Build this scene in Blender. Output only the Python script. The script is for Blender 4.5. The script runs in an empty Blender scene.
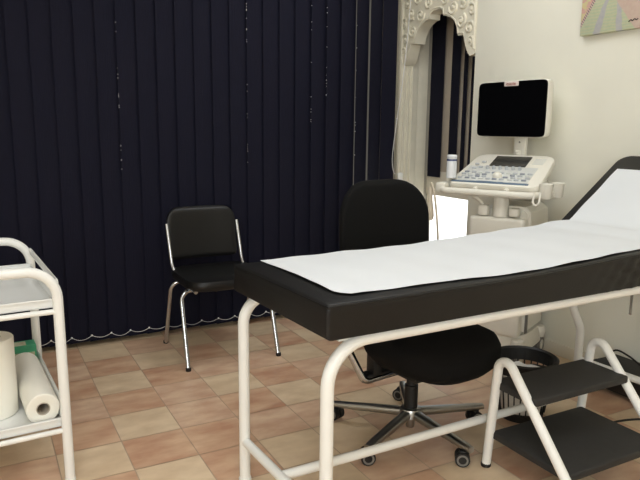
import bpy, bmesh, math, random
from mathutils import Vector, Matrix, noise
random.seed(7)
SC = bpy.context.scene
COL = SC.collection
PI = math.pi
V = Vector

# ------------------------------------------------------------------ materials
MATS = {}
def s2l(c):
    return tuple(((x / 255) / 12.92 if x / 255 <= .04045 else ((x / 255 + .055) / 1.055) ** 2.4) for x in c)

def mat(name, rgb, rough=.5, metal=0., var=.06, vscale=8., bump=0., bscale=60., stretch=None, spec=.5, rgb2=None, coat=0.):
    """principled material, its colour broken up by a noise texture, optional noise bump"""
    if name in MATS: return MATS[name]
    m = bpy.data.materials.new(name); m.use_nodes = True
    nt = m.node_tree; b = nt.nodes['Principled BSDF']
    b.inputs['Roughness'].default_value = rough
    b.inputs['Metallic'].default_value = metal
    b.inputs['Specular IOR Level'].default_value = spec
    b.inputs['Coat Weight'].default_value = coat
    tc = nt.nodes.new('ShaderNodeTexCoord')
    mp = nt.nodes.new('ShaderNodeMapping')
    if stretch: mp.inputs['Scale'].default_value = stretch
    nt.links.new(tc.outputs['Object'], mp.inputs['Vector'])
    nz = nt.nodes.new('ShaderNodeTexNoise'); nz.inputs['Scale'].default_value = vscale; nz.inputs['Detail'].default_value = 4
    nt.links.new(mp.outputs['Vector'], nz.inputs['Vector'])
    rp = nt.nodes.new('ShaderNodeValToRGB')
    c = s2l(rgb)
    if rgb2:
        lo, hi = s2l(rgb2), c
    else:
        lo = tuple(x * (1 - var) for x in c); hi = tuple(min(1, x * (1 + var)) for x in c)
    rp.color_ramp.elements[0].color = (*lo, 1); rp.color_ramp.elements[0].position = .33
    rp.color_ramp.elements[1].color = (*hi, 1); rp.color_ramp.elements[1].position = .67
    nt.links.new(nz.outputs['Fac'], rp.inputs['Fac'])
    nt.links.new(rp.outputs['Color'], b.inputs['Base Color'])
    if bump:
        n2 = nt.nodes.new('ShaderNodeTexNoise'); n2.inputs['Scale'].default_value = bscale; n2.inputs['Detail'].default_value = 3
        nt.links.new(mp.outputs['Vector'], n2.inputs['Vector'])
        bp = nt.nodes.new('ShaderNodeBump'); bp.inputs['Strength'].default_value = bump; bp.inputs['Distance'].default_value = .004
        nt.links.new(n2.outputs['Fac'], bp.inputs['Height']); nt.links.new(bp.outputs['Normal'], b.inputs['Normal'])
    MATS[name] = m
    return m

WALL = mat('wall_paint', (236, 234, 219), .85, var=.02, vscale=3, bump=.05, bscale=180)
CEIL = mat('ceiling_paint', (232, 230, 222), .9, var=.02)
BASEB = mat('baseboard_paint', (236, 230, 214), .6, var=.02)
BACKW = mat('window_board', (170, 165, 150), .8, var=.04)
PLASTER = mat('carved_plaster', (238, 233, 214), .75, var=.03, vscale=14, bump=.1, bscale=90)
SLAT = mat('navy_slat_fabric', (15, 16, 34), .85, var=.16, vscale=1., bump=.35, bscale=1.2, stretch=(420, 420, 16), spec=.25)
WHITEP = mat('white_powder_coat', (236, 237, 233), .35, var=.015)
TRAYM = mat('white_tray_enamel', (236, 238, 236), .3, var=.015)
BLACKV = mat('black_vinyl', (22, 21, 20), .45, var=.08, vscale=20, bump=.12, bscale=220, spec=.3)
BLACKV2 = mat('black_leatherette', (20, 20, 20), .4, var=.08, vscale=20, bump=.1, bscale=260, spec=.35)
FABRIC = mat('black_upholstery', (17, 17, 17), .92, var=.15, vscale=160, bump=.25, bscale=420, spec=.15)
PLAST = mat('black_plastic', (20, 20, 20), .5, var=.06)
RUBBER = mat('ribbed_rubber', (38, 38, 37), .72, var=.1, vscale=40, bump=.3, bscale=300)
CHROME = mat('chrome', (196, 199, 203), .16, 1., var=.03)
ALU = mat('polished_aluminium', (172, 172, 170), .3, 1., var=.05)
PAPER = mat('paper_sheet', (224, 228, 231), .85, var=.012, vscale=5, bump=.08, bscale=25)
ROLL = mat('paper_roll', (243, 240, 228), .85, var=.015, bump=.06, bscale=60)
CARD = mat('cardboard_core', (186, 176, 160), .85, var=.05)
GREEN = mat('green_carton', (62, 150, 112), .6, var=.12, vscale=30)
CARTW = mat('pale_carton', (206, 214, 196), .6, rgb2=(172, 160, 118), vscale=28)
MACH = mat('machine_ivory', (233, 230, 218), .42, var=.015)
MACHD = mat('machine_grey', (124, 122, 118), .5, var=.03)
PANELM = mat('console_panel', (214, 216, 212), .45, var=.02)
KEYB = mat('key_blue_grey', (188, 192, 196), .5, var=.05)
KEYD = mat('key_dark', (150, 156, 164), .5, var=.05)
STRIP = mat('blue_edge_strip', (96, 118, 140), .35, var=.05)
SCREEN = mat('screen_glass', (5, 5, 6), .22, var=.05, spec=.35)
TOUCH = mat('touch_panel_glass', (58, 57, 54), .25, var=.1)
BADGE = mat('badge_plate', (226, 214, 206), .5, var=.02)
BADGER = mat('badge_lettering', (150, 62, 58), .5, var=.02)
BOTTLE = mat('bottle_plastic', (228, 232, 236), .4, var=.02)
BLUE = mat('blue_band', (52, 70, 120), .5, var=.04)
CABLEB = mat('beige_cable', (214, 204, 184), .6, var=.04)
CABLEK = mat('black_cable', (24, 23, 22), .55, var=.04)
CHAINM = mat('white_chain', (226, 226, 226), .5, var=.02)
BAG = mat('bin_bag_film', (240, 238, 230), .45, var=.06, vscale=30, bump=.4, bscale=40)
REDP = mat('red_print', (170, 40, 44), .5, var=.05)
GROUT = mat('grout', (196, 172, 150), .9, var=.06)
TERR = mat('terrace_stone', (232, 228, 218), .9, var=.03)
TILES = [mat('tile_sand', (232, 208, 176), .36, rgb2=(214, 188, 156), vscale=7., bump=.04, bscale=30, stretch=(1, 1.6, 1)),
         mat('tile_blush', (228, 198, 168), .36, rgb2=(206, 166, 139), vscale=8., bump=.04, bscale=30, stretch=(.8, 1.7, 1)),
         mat('tile_terracotta', (222, 188, 156), .36, rgb2=(194, 148, 120), vscale=6.5, bump=.04, bscale=30, stretch=(.8, 1.7, 1))]

# ------------------------------------------------------------------ mesh builder
class MB:
    def __init__(self, M=None):
        self.bm = bmesh.new(); self.M = M
    def box(self, c, s, bevel=0., rot=None, seg=2, mi=0):
        b = bmesh.new()
        bmesh.ops.create_cube(b, size=1.)
        bmesh.ops.scale(b, vec=s, verts=b.verts)
        if bevel:
            bmesh.ops.bevel(b, geom=list(b.edges), offset=bevel, segments=seg, profile=.5, affect='EDGES')
        if rot is not None: bmesh.ops.transform(b, matrix=rot.to_4x4(), verts=b.verts)
        bmesh.ops.translate(b, vec=V(c), verts=b.verts)
        self._merge(b, mi); return self
    def span(self, lo, hi, bevel=0., mi=0):
        lo, hi = V(lo), V(hi)
        return self.box((lo + hi) / 2, hi - lo, bevel, mi=mi)
    def _merge(self, b, mi=0):
        vm = {}
        for v in b.verts: vm[v] = self.bm.verts.new(v.co)
        for f in b.faces:
            nf = self.bm.faces.new([vm[v] for v in f.verts]); nf.material_index = mi
        b.free()
    def loft(self, secs, cap=True, closed=False, mi=0):
        rows = [[self.bm.verts.new(V(p)) for p in s] for s in secs]
        n = len(rows[0]); m = len(rows)
        for i in range(m if closed else m - 1):
            a, b = rows[i], rows[(i + 1) % m]
            for j in range(n):
                f = self.bm.faces.new((a[j], a[(j + 1) % n], b[(j + 1) % n], b[j])); f.material_index = mi
        if cap and not closed:
            f = self.bm.faces.new(rows[0][::-1]); f.material_index = mi
            f = self.bm.faces.new(rows[-1]); f.material_index = mi
        return self
    def tube(self, pts, r, n=12, closed=False, cap=True, flat=None, mi=0):
        pts = [V(p) for p in pts]; m = len(pts)
        rr = r if isinstance(r, (list, tuple)) else [r] * m
        tang = []
        for i in range(m):
            if closed: t = pts[(i + 1) % m] - pts[i - 1]
            elif i == 0: t = pts[1] - pts[0]
            elif i == m - 1: t = pts[-1] - pts[-2]
            else: t = (pts[i + 1] - pts[i]).normalized() + (pts[i] - pts[i - 1]).normalized()
            tang.append(t.normalized())
        up = V((0, 0, 1)) if abs(tang[0].z) < .9 else V((1, 0, 0))
        nx = tang[0].cross(up).normalized()
        secs = []
        for i in range(m):
            nx = (nx - tang[i] * nx.dot(tang[i])).normalized()
            ny = tang[i].cross(nx)
            fx, fy = flat if flat else (1, 1)
            secs.append([pts[i] + (nx * math.cos(2 * PI * k / n) * fx + ny * math.sin(2 * PI * k / n) * fy) * rr[i] for k in range(n)])
        return self.loft(secs, cap, closed, mi)
    def lathe(self, prof, c=(0, 0, 0), n=32, axis='Z', cap=True, mi=0):
        c = V(c); secs = []
        for (r, h) in prof:
            s = []
            for k in range(n):
                a = 2 * PI * k / n; x, y = r * math.cos(a), r * math.sin(a)
                p = V((x, y, h)) if axis == 'Z' else (V((h, x, y)) if axis == 'X' else V((y, h, x)))
                s.append(c + p)
            secs.append(s)
        return self.loft(secs, cap, False, mi)
    def prism(self, poly, f0, f1, mi=0):
        """polygon of 2-D points mapped by f0 (one face) and f1 (other face)"""
        a = [self.bm.verts.new(V(f0(p))) for p in poly]; b = [self.bm.verts.new(V(f1(p))) for p in poly]
        n = len(poly)
        for i in range(n):
            f = self.bm.faces.new((a[i], a[(i + 1) % n], b[(i + 1) % n], b[i])); f.material_index = mi
        fs = [self.bm.faces.new(a[::-1]), self.bm.faces.new(b)]
        for f in fs: f.material_index = mi
        bmesh.ops.triangulate(self.bm, faces=fs, ngon_method='EAR_CLIP')
        return self
    def ball(self, c, r, n=10, sc=(1, 1, 1)):
        b = bmesh.new(); bmesh.ops.create_uvsphere(b, u_segments=n, v_segments=max(5, n // 2 + 1), radius=r)
        bmesh.ops.scale(b, vec=sc, verts=b.verts); bmesh.ops.translate(b, vec=V(c), verts=b.verts)
        self._merge(b); return self
    def grid(self, fn, nu, nv, thick=0., mi=0):
        g = [[self.bm.verts.new(V(fn(i / nu, j / nv))) for j in range(nv + 1)] for i in range(nu + 1)]
        for i in range(nu):
            for j in range(nv):
                f = self.bm.faces.new((g[i][j], g[i + 1][j], g[i + 1][j + 1], g[i][j + 1])); f.material_index = mi
        if thick:
            bmesh.ops.recalc_face_normals(self.bm, faces=self.bm.faces)
            bmesh.ops.solidify(self.bm, geom=list(self.bm.faces), thickness=thick)
        return self
    def build(self, name, m, parent=None, base=(0, 0, 0), angle=38, flip=False):
        """link as ONE object; vertices are given in world space (or in frame M), base = the thing's base point"""
        if self.M is not None: bmesh.ops.transform(self.bm, matrix=self.M, verts=self.bm.verts)
        bmesh.ops.recalc_face_normals(self.bm, faces=self.bm.faces)
        root = parent
        while root is not None and root.parent is not None: root = root.parent
        b = V(root.location) if root is not None else V(base)
        bmesh.ops.translate(self.bm, vec=-b, verts=self.bm.verts)
        me = bpy.data.meshes.new(name); self.bm.to_mesh(me); self.bm.free()
        for x in (m if isinstance(m, (list, tuple)) else [m]): me.materials.append(x)
        me.polygons.foreach_set('use_smooth', [True] * len(me.polygons))
        me.set_sharp_from_angle(angle=math.radians(angle))
        o = bpy.data.objects.new(name, me); COL.objects.link(o)
        if parent is not None: o.parent = parent
        else: o.location = b
        return o

def fillet(pts, radii, n=8):
    """polyline with rounded corners"""
    pts = [V(p) for p in pts]; out = [pts[0]]
    if not isinstance(radii, (list, tuple)): radii = [radii] * (len(pts) - 2)
    for i in range(1, len(pts) - 1):
        p, a, b = pts[i], (pts[i - 1] - pts[i]), (pts[i + 1] - pts[i])
        la, lb = a.length, b.length; a.normalize(); b.normalize()
        ang = a.angle(b); d = min(radii[i - 1] / math.tan(ang / 2), la * .49, lb * .49) if ang < PI - .02 else 0
        if d < 1e-4: out.append(p); continue
        rad = d * math.tan(ang / 2); bis = (a + b).normalized(); c = p + bis * (rad / math.sin(ang / 2))
        u0 = (p + a * d - c); u1 = (p + b * d - c)
        tot = u0.angle(u1); ax = u0.cross(u1).normalized()
        for k in range(n + 1): out.append(c + Matrix.Rotation(tot * k / n, 3, ax) @ u0)
    out.append(pts[-1]); return out

def spl(pts, n=8):
    """Catmull-Rom through the points"""
    pts = [V(p) for p in pts]; P = [pts[0] * 2 - pts[1]] + pts + [pts[-1] * 2 - pts[-2]]; out = []
    for i in range(1, len(P) - 2):
        for k in range(n):
            t = k / n; a, b, c, d = P[i - 1], P[i], P[i + 1], P[i + 2]
            out.append(.5 * ((2 * b) + (c - a) * t + (2 * a - 5 * b + 4 * c - d) * t * t + (3 * b - a - 3 * c + d) * t ** 3))
    out.append(pts[-1]); return out

def sup(a, b, e=4., n=40):
    """superellipse outline"""
    o = []
    for k in range(n):
        t = 2 * PI * k / n; c, s = math.cos(t), math.sin(t)
        o.append((a * math.copysign(abs(c) ** (2 / e), c), b * math.copysign(abs(s) ** (2 / e), s)))
    return o

def tag(o, label, cat, group=None, kind=None):
    o['label'] = label; o['category'] = cat
    if group: o['group'] = group
    if kind: o['kind'] = kind
    return o
def thing(name, label, cat, loc, group=None):
    o = bpy.data.objects.new(name, None); COL.objects.link(o); o.location = loc; o.empty_display_size = .05
    return tag(o, label, cat, group)
def struct(o, label=None, cat=None):
    o['kind'] = 'structure'
    if label: o['label'] = label
    if cat: o['category'] = cat
    return o

# ------------------------------------------------------------------ the room
XR, YB, XL, YF, ZC = 2.72, 3.86, -2.2, -2.6, 2.75
OY0, OY1, OZ = 3.08, 3.86, 2.3            # arched recess in the right wall
XW = 3.0                                  # plane of its window

T, TX0, TY0 = .2362, .4165, 3.5566        # tile pitch and one grid corner
LIGHT, MID, RED = 0, 1, 2
over = {(1, 0): MID, (1, 4): MID, (1, 5): RED, (2, 2): MID, (2, 3): LIGHT, (2, 4): RED, (2, 5): MID, (2, 6): LIGHT, (3, 2): MID,
        (3, 3): RED, (3, 4): LIGHT, (3, 5): MID, (3, 6): LIGHT, (-1, 1): MID, (-1, 2): RED, (-1, 3): MID, (-1, 4): RED,
        (-1, 5): LIGHT, (-1, 6): RED, (0, 1): RED, (0, 3): RED, (0, 5): RED, (1, 2): RED, (2, 1): RED, (4, 4): RED, (4, 3): MID,
        (4, 5): LIGHT, (4, 6): MID, (5, 4): MID, (5, 3): LIGHT, (5, 5): LIGHT}
mb = MB(); mb.box(((XL + 3.1) / 2, (YF + YB) / 2, -.055), (3.1 - XL + .2, YB - YF + .2, .105))
i0, i1 = math.floor((XL - TX0) / T), math.ceil((XW - TX0) / T)
j0, j1 = math.floor((TY0 - YB) / T), math.ceil((TY0 - YF) / T)
for i in range(i0, i1):
    for j in range(j0, j1):
        x0 = TX0 + i * T + .002; y0 = TY0 - j * T - .002
        xa, xb = max(x0, XL), min(x0 + T - .004, XW); yb, ya = min(y0, YB), max(y0 - T + .004, YF)
        if xa >= xb or ya >= yb: continue
        r = random.random()
        if (i, j) in over: k = over[(i, j)]
        elif (i + j) % 2 == 0: k = LIGHT if r < .78 else MID
        else: k = RED if r < .45 else (MID if r < .85 else LIGHT)
        vs = [mb.bm.verts.new(p) for p in ((xa, ya, 0), (xb, ya, 0), (xb, yb, 0), (xa, yb, 0))]
        f = mb.bm.faces.new(vs); f.material_index = k + 1
fl = mb.build('floor', [GROUT] + TILES); struct(fl, 'floor of sand and terracotta ceramic tiles', 'floor')

struct(MB().box(((XL + 3.1) / 2, (YF + YB) / 2, ZC + .05), (3.1 - XL + .3, YB - YF + .3, .1)).build('ceiling', CEIL), 'plain white ceiling above the room', 'ceiling')
wbk = MB(); wbk.span((XL - .1, YB, -.1), (3.035, YB + .1, .75)); wbk.span((XL - .1, YB, 2.4), (3.12, YB + .1, ZC)); wbk.span((XL - .1, YB, .75), (-1.6, YB + .1, 2.4)); wbk.span((2.55, YB, .75), (3.12, YB + .1, 2.4))
struct(wbk.build('wall_back', BACKW), 'plain wall hidden behind the navy blinds', 'wall')
struct(MB().span((XL - .1, YF - .1, -.1), (XL, YB, ZC)).build('wall_left', WALL), 'cream wall on the far left side of the room', 'wall')
struct(MB().span((XL, YF - .1, -.1), (3.12, YF, ZC)).build('wall_front', WALL), 'cream wall behind the viewer', 'wall')
w = MB(); w.span((XR, YF, -.1), (3.12, OY0, ZC)); w.span((XR, OY0, OZ), (3.12, OY1, ZC))
struct(w.build('wall_right', WALL), 'cream wall behind the ultrasound machine', 'wall')
w2 = MB(); w2.span((-1.6, YB, .75), (2.55, YB + .06, .80)); w2.span((-1.6, YB, 2.35), (2.55, YB + .06, 2.4))
for x in (-1.6, -.6, .42, 1.45, 2.5): w2.span((x, YB, .8), (x + .05, YB + .06, 2.35))
w2 = w2.build('window_2', BASEB); struct(w2, 'wide window hidden behind the closed navy blinds', 'window')
fg = bpy.data.materials.new('frosted_pane'); fg.use_nodes = True; nt = fg.node_tree; nt.nodes.clear(); out = nt.nodes.new('ShaderNodeOutputMaterial'); tl = nt.nodes.new('ShaderNodeBsdfTranslucent')
tl.inputs['Color'].default_value = (.22, .21, .19, 1); nt.links.new(tl.outputs[0], out.inputs[0])
MB().span((-1.6, YB + .03, .8), (2.55, YB + .034, 2.35)).build('frosted_pane', fg, w2)
b = MB(); b.box((XR - .007, (YF + OY0) / 2, .034), (.014, OY0 - YF, .068), .004)
struct(b.build('baseboard_right', BASEB), 'low white baseboard along the cream wall', 'baseboard')
# fluted pilaster lining the far side of the recess
p = MB(); p.span((XR - .02, YB - .03, 0), (XR + .14, YB, OZ), .006)
for x in (XR + .005, XR + .04, XR + .075): p.span((x, YB - .042, 0), (x + .018, YB - .028, OZ), .005)
p.span((XR + .14, YB - .012, .0), (XW - .04, YB, OZ), .003)
struct(p.build('trim_1', PLASTER), 'fluted cream pilaster beside the arched window', 'trim')

# window in the recess: frame with a deep transom, a lower pane open to daylight, a pale panel above
wf = MB()
wf.span((XW - .01, OY0, .722), (XW + .06, OY1, .90), .004)
wf.span((XW, OY0, 0), (XW + .06, OY1, .14), .004)
wf.span((XW, OY0, 0), (XW + .06, OY0 + .02, OZ), .003); wf.span((XW, OY1 - .012, 0), (XW + .034, OY1, OZ), .003)
wf.span((XW, OY0, OZ - .08), (XW + .06, OY1, OZ), .003)
wfo = wf.build('window_1', BASEB); struct(wfo, 'white window frame inside the arched recess', 'window')
MB().span((XW + .0, OY0 + .02, .9), (XW + .03, OY1 - .014, OZ - .08)).build('window_panel', mat('pale_window_panel', (196, 184, 166), .7, var=.03), wfo)
gl = bpy.data.materials.new('window_glass'); gl.use_nodes = True
nt = gl.node_tree; nt.nodes.clear(); out = nt.nodes.new('ShaderNodeOutputMaterial'); mix = nt.nodes.new('ShaderNodeMixShader')
tr = nt.nodes.new('ShaderNodeBsdfTransparent'); gs = nt.nodes.new('ShaderNodeBsdfGlossy'); gs.inputs['Roughness'].default_value = .03; mix.inputs[0].default_value = .06
nt.links.new(tr.outputs[0], mix.inputs[1]); nt.links.new(gs.outputs[0], mix.inputs[2]); nt.links.new(mix.outputs[0], out.inputs[0])
MB().span((XW + .027, OY0 + .02, .14), (XW + .033, OY1 - .014, .72)).build('window_pane', gl, wfo)
# sunlit terrace outside
tt = MB().box((8.2, 3.5, -.1), (10.1, 14, .1)).build('terrace', TERR, base=(8.2, 3.5, -.05)); struct(tt, 'sunlit pale terrace seen through the low window pane', 'terrace')

# carved arch panel in the front of the recess
YM = (OY0 + OY1) / 2
half = [(.388, 1.662), (.345, 1.652), (.325, 1.668), (.305, 1.70), (.288, 1.745), (.275, 1.785), (.225, 1.785), (.217, 1.825), (.19, 1.872), (.15, 1.903), (.105, 1.922), (.072, 1.926), (.070, 1.958), (.03, 1.975)]
inner = [(YM + d, z) for d, z in half] + [(YM - d, z) for d, z in half[::-1]]
XA = XR - .004; XA1 = XR + .085
poly = [(OY1 - .002, OZ - .002)] + inner + [(OY0 + .002, OZ - .002)]
arch = thing('carved_arch', 'carved cream plaster arch with scroll relief over the narrow window', 'arch', (XR + .03, YM, 1.65))
a = MB(); iv = [(OY1 - .001, 1.664)] + inner + [(OY0 + .001, 1.664)]
a.loft([[(XA, y, z), (XA, y, OZ - .002), (XA1, y, OZ - .002), (XA1, y, z)] for y, z in iv]); a.build('arch_panel', PLASTER, arch, angle=50)
s = MB()
def spiral(cy, cz, R, turns, sgn, r0=.010, ph=0.):
    pts = []; n = 26
    for k in range(n + 1):
        t = k / n; a_ = ph + sgn * t * turns * 2 * PI; rr = R * (1 - .85 * t)
        pts.append((XA - .002, cy + rr * math.cos(a_), cz + rr * math.sin(a_)))
    s.tube(pts, [r0 * (1 - .4 * k / n) for k in range(n + 1)], 8)
    s.ball((XA - .003, cy, cz), R * .3, 8)
for sg in (1, -1):
    s = MB()
    for (d, z, R, tn, sn, ph) in [(.33, 1.82, .042, 1.3, 1, 0), (.25, 1.87, .046, 1.4, -1, 1), (.345, 1.925, .038, 1.3, -1, 2), (.17, 1.965, .046, 1.4, 1, 3),
                                   (.27, 1.985, .042, 1.3, 1, 4), (.345, 1.745, .03, 1.2, 1, 5), (.08, 2.03, .042, 1.3, -1, 1), (.2, 2.075, .045, 1.4, -1, 2), (.32, 2.06, .045, 1.4, 1, 0), (.07, 2.14, .04, 1.3, 1, 2), (.16, 2.18, .04, 1.3, -1, 2), (.28, 2.17, .045, 1.3, 1, 2)]:
        spiral(YM + sg * d, z, R, tn, sn * sg, ph=ph if sg > 0 else PI - ph)
    s.build('scroll_relief', PLASTER, arch, angle=60)
e = MB()
e.tube([(XA, YM + d, z + .012) for d, z in half[5:]] + [(XA, YM - d, z + .012) for d, z in half[:4:-1]], .006, 8)
for y in (OY0 + .014, OY1 - .014): e.tube([(XA, y, 1.69), (XA, y, OZ - .02)], .009, 8)
e.build('edge_moulding', PLASTER, arch, angle=60)

# ------------------------------------------------------------------ blinds
def slat(m, x, y, z0, z1, w, ang, t=.0015):
    m.box((x, y, (z0 + z1) / 2), (w, t, z1 - z0), rot=Matrix.Rotation(ang, 3, 'Z'))
YS = 3.56; ZS0, ZS1 = .03, 2.62
bl = thing('vertical_blinds', 'wide wall of closed navy vertical blinds behind the black visitor chair', 'blinds', (.3, YS, 0))
m = MB(); xs = [.752 + .1042 * k for k in range(-28, 17)]
m2 = {}
for k, x in enumerate(xs):
    a_ = math.radians(8 + random.uniform(-1.5, 1.5))
    a_ = {41: math.radians(14), 42: math.radians(21), 43: math.radians(20), 39: math.radians(13), 40: math.radians(15)}.get(k, a_)
    m2[k] = a_
    slat(m, x, YS, ZS0, ZS1, .1255, a_)
m.build('fabric_slats', SLAT, bl)
# white beads standing in for light through pinholes along a few slat edges
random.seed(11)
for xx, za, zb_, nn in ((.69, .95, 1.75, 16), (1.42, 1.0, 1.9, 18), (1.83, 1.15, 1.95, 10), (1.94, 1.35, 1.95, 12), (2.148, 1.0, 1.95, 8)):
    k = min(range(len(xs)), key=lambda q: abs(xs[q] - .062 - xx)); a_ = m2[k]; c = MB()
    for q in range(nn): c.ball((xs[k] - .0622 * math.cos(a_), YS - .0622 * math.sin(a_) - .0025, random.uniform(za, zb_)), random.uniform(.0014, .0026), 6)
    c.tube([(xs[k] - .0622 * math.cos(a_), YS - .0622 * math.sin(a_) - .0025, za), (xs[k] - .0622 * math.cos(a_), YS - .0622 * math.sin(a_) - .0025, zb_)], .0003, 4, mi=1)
    c.build('pinhole_glints', [CHAINM, SLAT], bl)
c = MB()
for k, x in enumerate(xs[:-1]):
    if x < .0 - .2: continue
    a_ = m2[k]
    p0 = V((x - .0627 * math.cos(a_) + .01, YS - .0627 * math.sin(a_) - .004, .066))
    a2 = m2[k + 1]; p1 = V((xs[k + 1] - .0627 * math.cos(a2) + .01, YS - .0627 * math.sin(a2) - .004, .066))
    sag = random.uniform(.014, .024)
    c.tube([p0.lerp(p1, t / 8) - V((0, 0, sag * 4 * (t / 8) * (1 - t / 8))) for t in range(9)], .0013, 6)
    c.ball(p0, .0055, 8)
c.build('bottom_chain', CHAINM, bl)
MB().box(((xs[0] + xs[-1]) / 2, YS, 2.65), (xs[-1] - xs[0] + .16, .05, .05), .004).build('headrail', WHITEP, bl)
YC = YS - .045
c = MB()
# ------------------------------------------------------------------ camera (placed first, the cord below only needs its numbers)
F, CP, CTH, CR = 635.4, math.radians(9.919), math.radians(28.33), math.radians(.615)
cf = V((math.sin(CTH) * math.cos(CP), math.cos(CTH) * math.cos(CP), -math.sin(CP)))
cr = V((math.cos(CTH), -math.sin(CTH), 0)); cu = cr.cross(cf)
cr, cu = math.cos(CR) * cr + math.sin(CR) * cu, math.cos(CR) * cu - math.sin(CR) * cr
cam = bpy.data.cameras.new('camera'); co = bpy.data.objects.new('camera', cam); COL.objects.link(co)
cam.sensor_width = 36; cam.lens = F / 640 * 36; cam.clip_start = .05
R = Matrix((cr, cu, -cf)).transposed().to_4x4(); R.translation = V((0, 0, 1.2)); co.matrix_world = R
SC.camera = co

cord = spl([(2.562, YC, 2.62), (2.545, YC, 2.1), (2.508, YC, 1.6), (2.462, YC, 1.27), (2.436, YC, 1.055), (2.436, YC, .97), (2.452, YC, .915), (2.475, YC - .005, .905)], 6)
c.tube(cord, .0022, 6); c.ball((2.462, YC, 1.27), .006, 8)
c.build('control_cord', CHAINM, bl)
MB().box((2.492, YC - .012, .876), (.036, .022, .085), .009).build('cord_weight', WHITEP, bl)

bl2 = thing('vertical_blinds', 'narrow navy vertical blinds half open inside the arched recess', 'blinds', (XW - .04, YM, .86))
m = MB()
for y, ang, w in [(3.752, 3, .160), (3.552, 4, .098), (3.448, 6, .046), (3.368, 8, .05), (3.297, 8, .05), (3.225, 8, .05), (3.15, 8, .05)]:
    m.box((XW - .03, y, 1.56), (w, .0015, 1.4), rot=Matrix.Rotation(math.radians(90 - ang), 3, 'Z'))
m.build('fabric_slats', SLAT, bl2)
MB().span((XW - .06, OY0 + .03, 2.25), (XW - .015, OY1 - .07, 2.29), .004).build('headrail', WHITEP, bl2)

# ------------------------------------------------------------------ painting (a generic abstract on canvas)
def painting_mat():
    m = bpy.data.materials.new('abstract_paint'); m.use_nodes = True; nt = m.node_tree; L = nt.links.new
    b = nt.nodes['Principled BSDF']; b.inputs['Roughness'].default_value = .7
    tc = nt.nodes.new('ShaderNodeTexCoord'); sep = nt.nodes.new('ShaderNodeSeparateXYZ'); L(tc.outputs['Object'], sep.inputs[0])
    def math_(op, a, b_=None):
        n = nt.nodes.new('ShaderNodeMath'); n.operation = op
        for k, v in enumerate((a, b_)):
            if v is None: continue
            if isinstance(v, (int, float)): n.inputs[k].default_value = v
            else: L(v, n.inputs[k])
        return n.outputs[0]
    def mixc(f, c1, c2):
        n = nt.nodes.new('ShaderNodeMix'); n.data_type = 'RGBA'; L(f, n.inputs['Factor'])
        for k, v in ((6, c1), (7, c2)):
            if isinstance(v, tuple): n.inputs[k].default_value = (*s2l(v), 1)
            else: L(v, n.inputs[k])
        return n.outputs[2]
    def noise_(scale, detail=4):
        n = nt.nodes.new('ShaderNodeTexNoise'); n.inputs['Scale'].default_value = scale; n.inputs['Detail'].default_value = detail; L(tc.outputs['Object'], n.inputs['Vector']); return n.outputs['Fac']
    u = math_('MULTIPLY', sep.outputs['Y'], -1.); v = sep.outputs['Z']          # u runs to the right on the wall, v up; both from the lower left corner
    nz = noise_(14)
    uu = math_('ADD', u, math_('MULTIPLY', math_('SUBTRACT', nz, .5), .03))
    # fan of rays around a point above
    ang = math_('ARCTAN2', math_('SUBTRACT', uu, .19), math_('SUBTRACT', .30, v))
    ray = math_('SINE', math_('MULTIPLY', ang, 15.))
    rad = math_('SINE', math_('MULTIPLY', math_('ADD', math_('MULTIPLY', v, 1.), math_('MULTIPLY', nz, .02)), 420.))
    green = mixc(math_('MULTIPLY', math_('ADD', rad, 1.), .5), (190, 194, 154), (172, 190, 156))
    fan = mixc(math_('GREATER_THAN', ray, .62), green, (170, 172, 180))
    right = math_('GREATER_THAN', math_('ADD', uu, math_('MULTIPLY', v, -.9)), 2.)
    pinkr = math_('GREATER_THAN', math_('SUBTRACT', math_('MULTIPLY', uu, 1.25), math_('SUBTRACT', .36, v)), .02)
    c1 = mixc(pinkr, fan, (200, 170, 158))
    # dark dotted diagonal rising from the lower left corner, warm area to its left
    d = math_('SUBTRACT', v, math_('ADD', math_('MULTIPLY', u, 1.55), .035))
    warm = mixc(math_('GREATER_THAN', noise_(22), .5), (212, 152, 146), (214, 198, 136))
    c2 = mixc(math_('GREATER_THAN', d, 0.), c1, warm)
    band = math_('LESS_THAN', math_('ABSOLUTE', math_('SUBTRACT', d, .012)), .014)
    dot = math_('GREATER_THAN', math_('SINE', math_('MULTIPLY', math_('ADD', u, v), 420.)), -.1)
    c3 = mixc(band, c2, mixc(dot, (216, 170, 168), (92, 72, 92)))
    strokes = noise_(60, 2)
    c4 = mixc(math_('MULTIPLY', strokes, .55), c3, (214, 208, 186))
    L(c4, b.inputs['Base Color']); return m
pa = thing('abstract_picture', 'unframed abstract canvas in pink, green and yellow high on the cream wall', 'painting', (XR, 2.29, 1.668))
MB().span((XR - .03, 1.78, 1.668), (XR, 2.29, 2.22), .002).build('canvas', painting_mat(), pa)
sg = MB(); sg.tube(spl([(XR - .0315, 2.02, 1.700), (XR - .0315, 2.008, 1.708), (XR - .0315, 2.0, 1.702), (XR - .0315, 1.99, 1.710), (XR - .0315, 1.98, 1.704), (XR - .0315, 1.972, 1.709)], 5), .002, 6)
sg.build('signature', CABLEK, pa)

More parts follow.
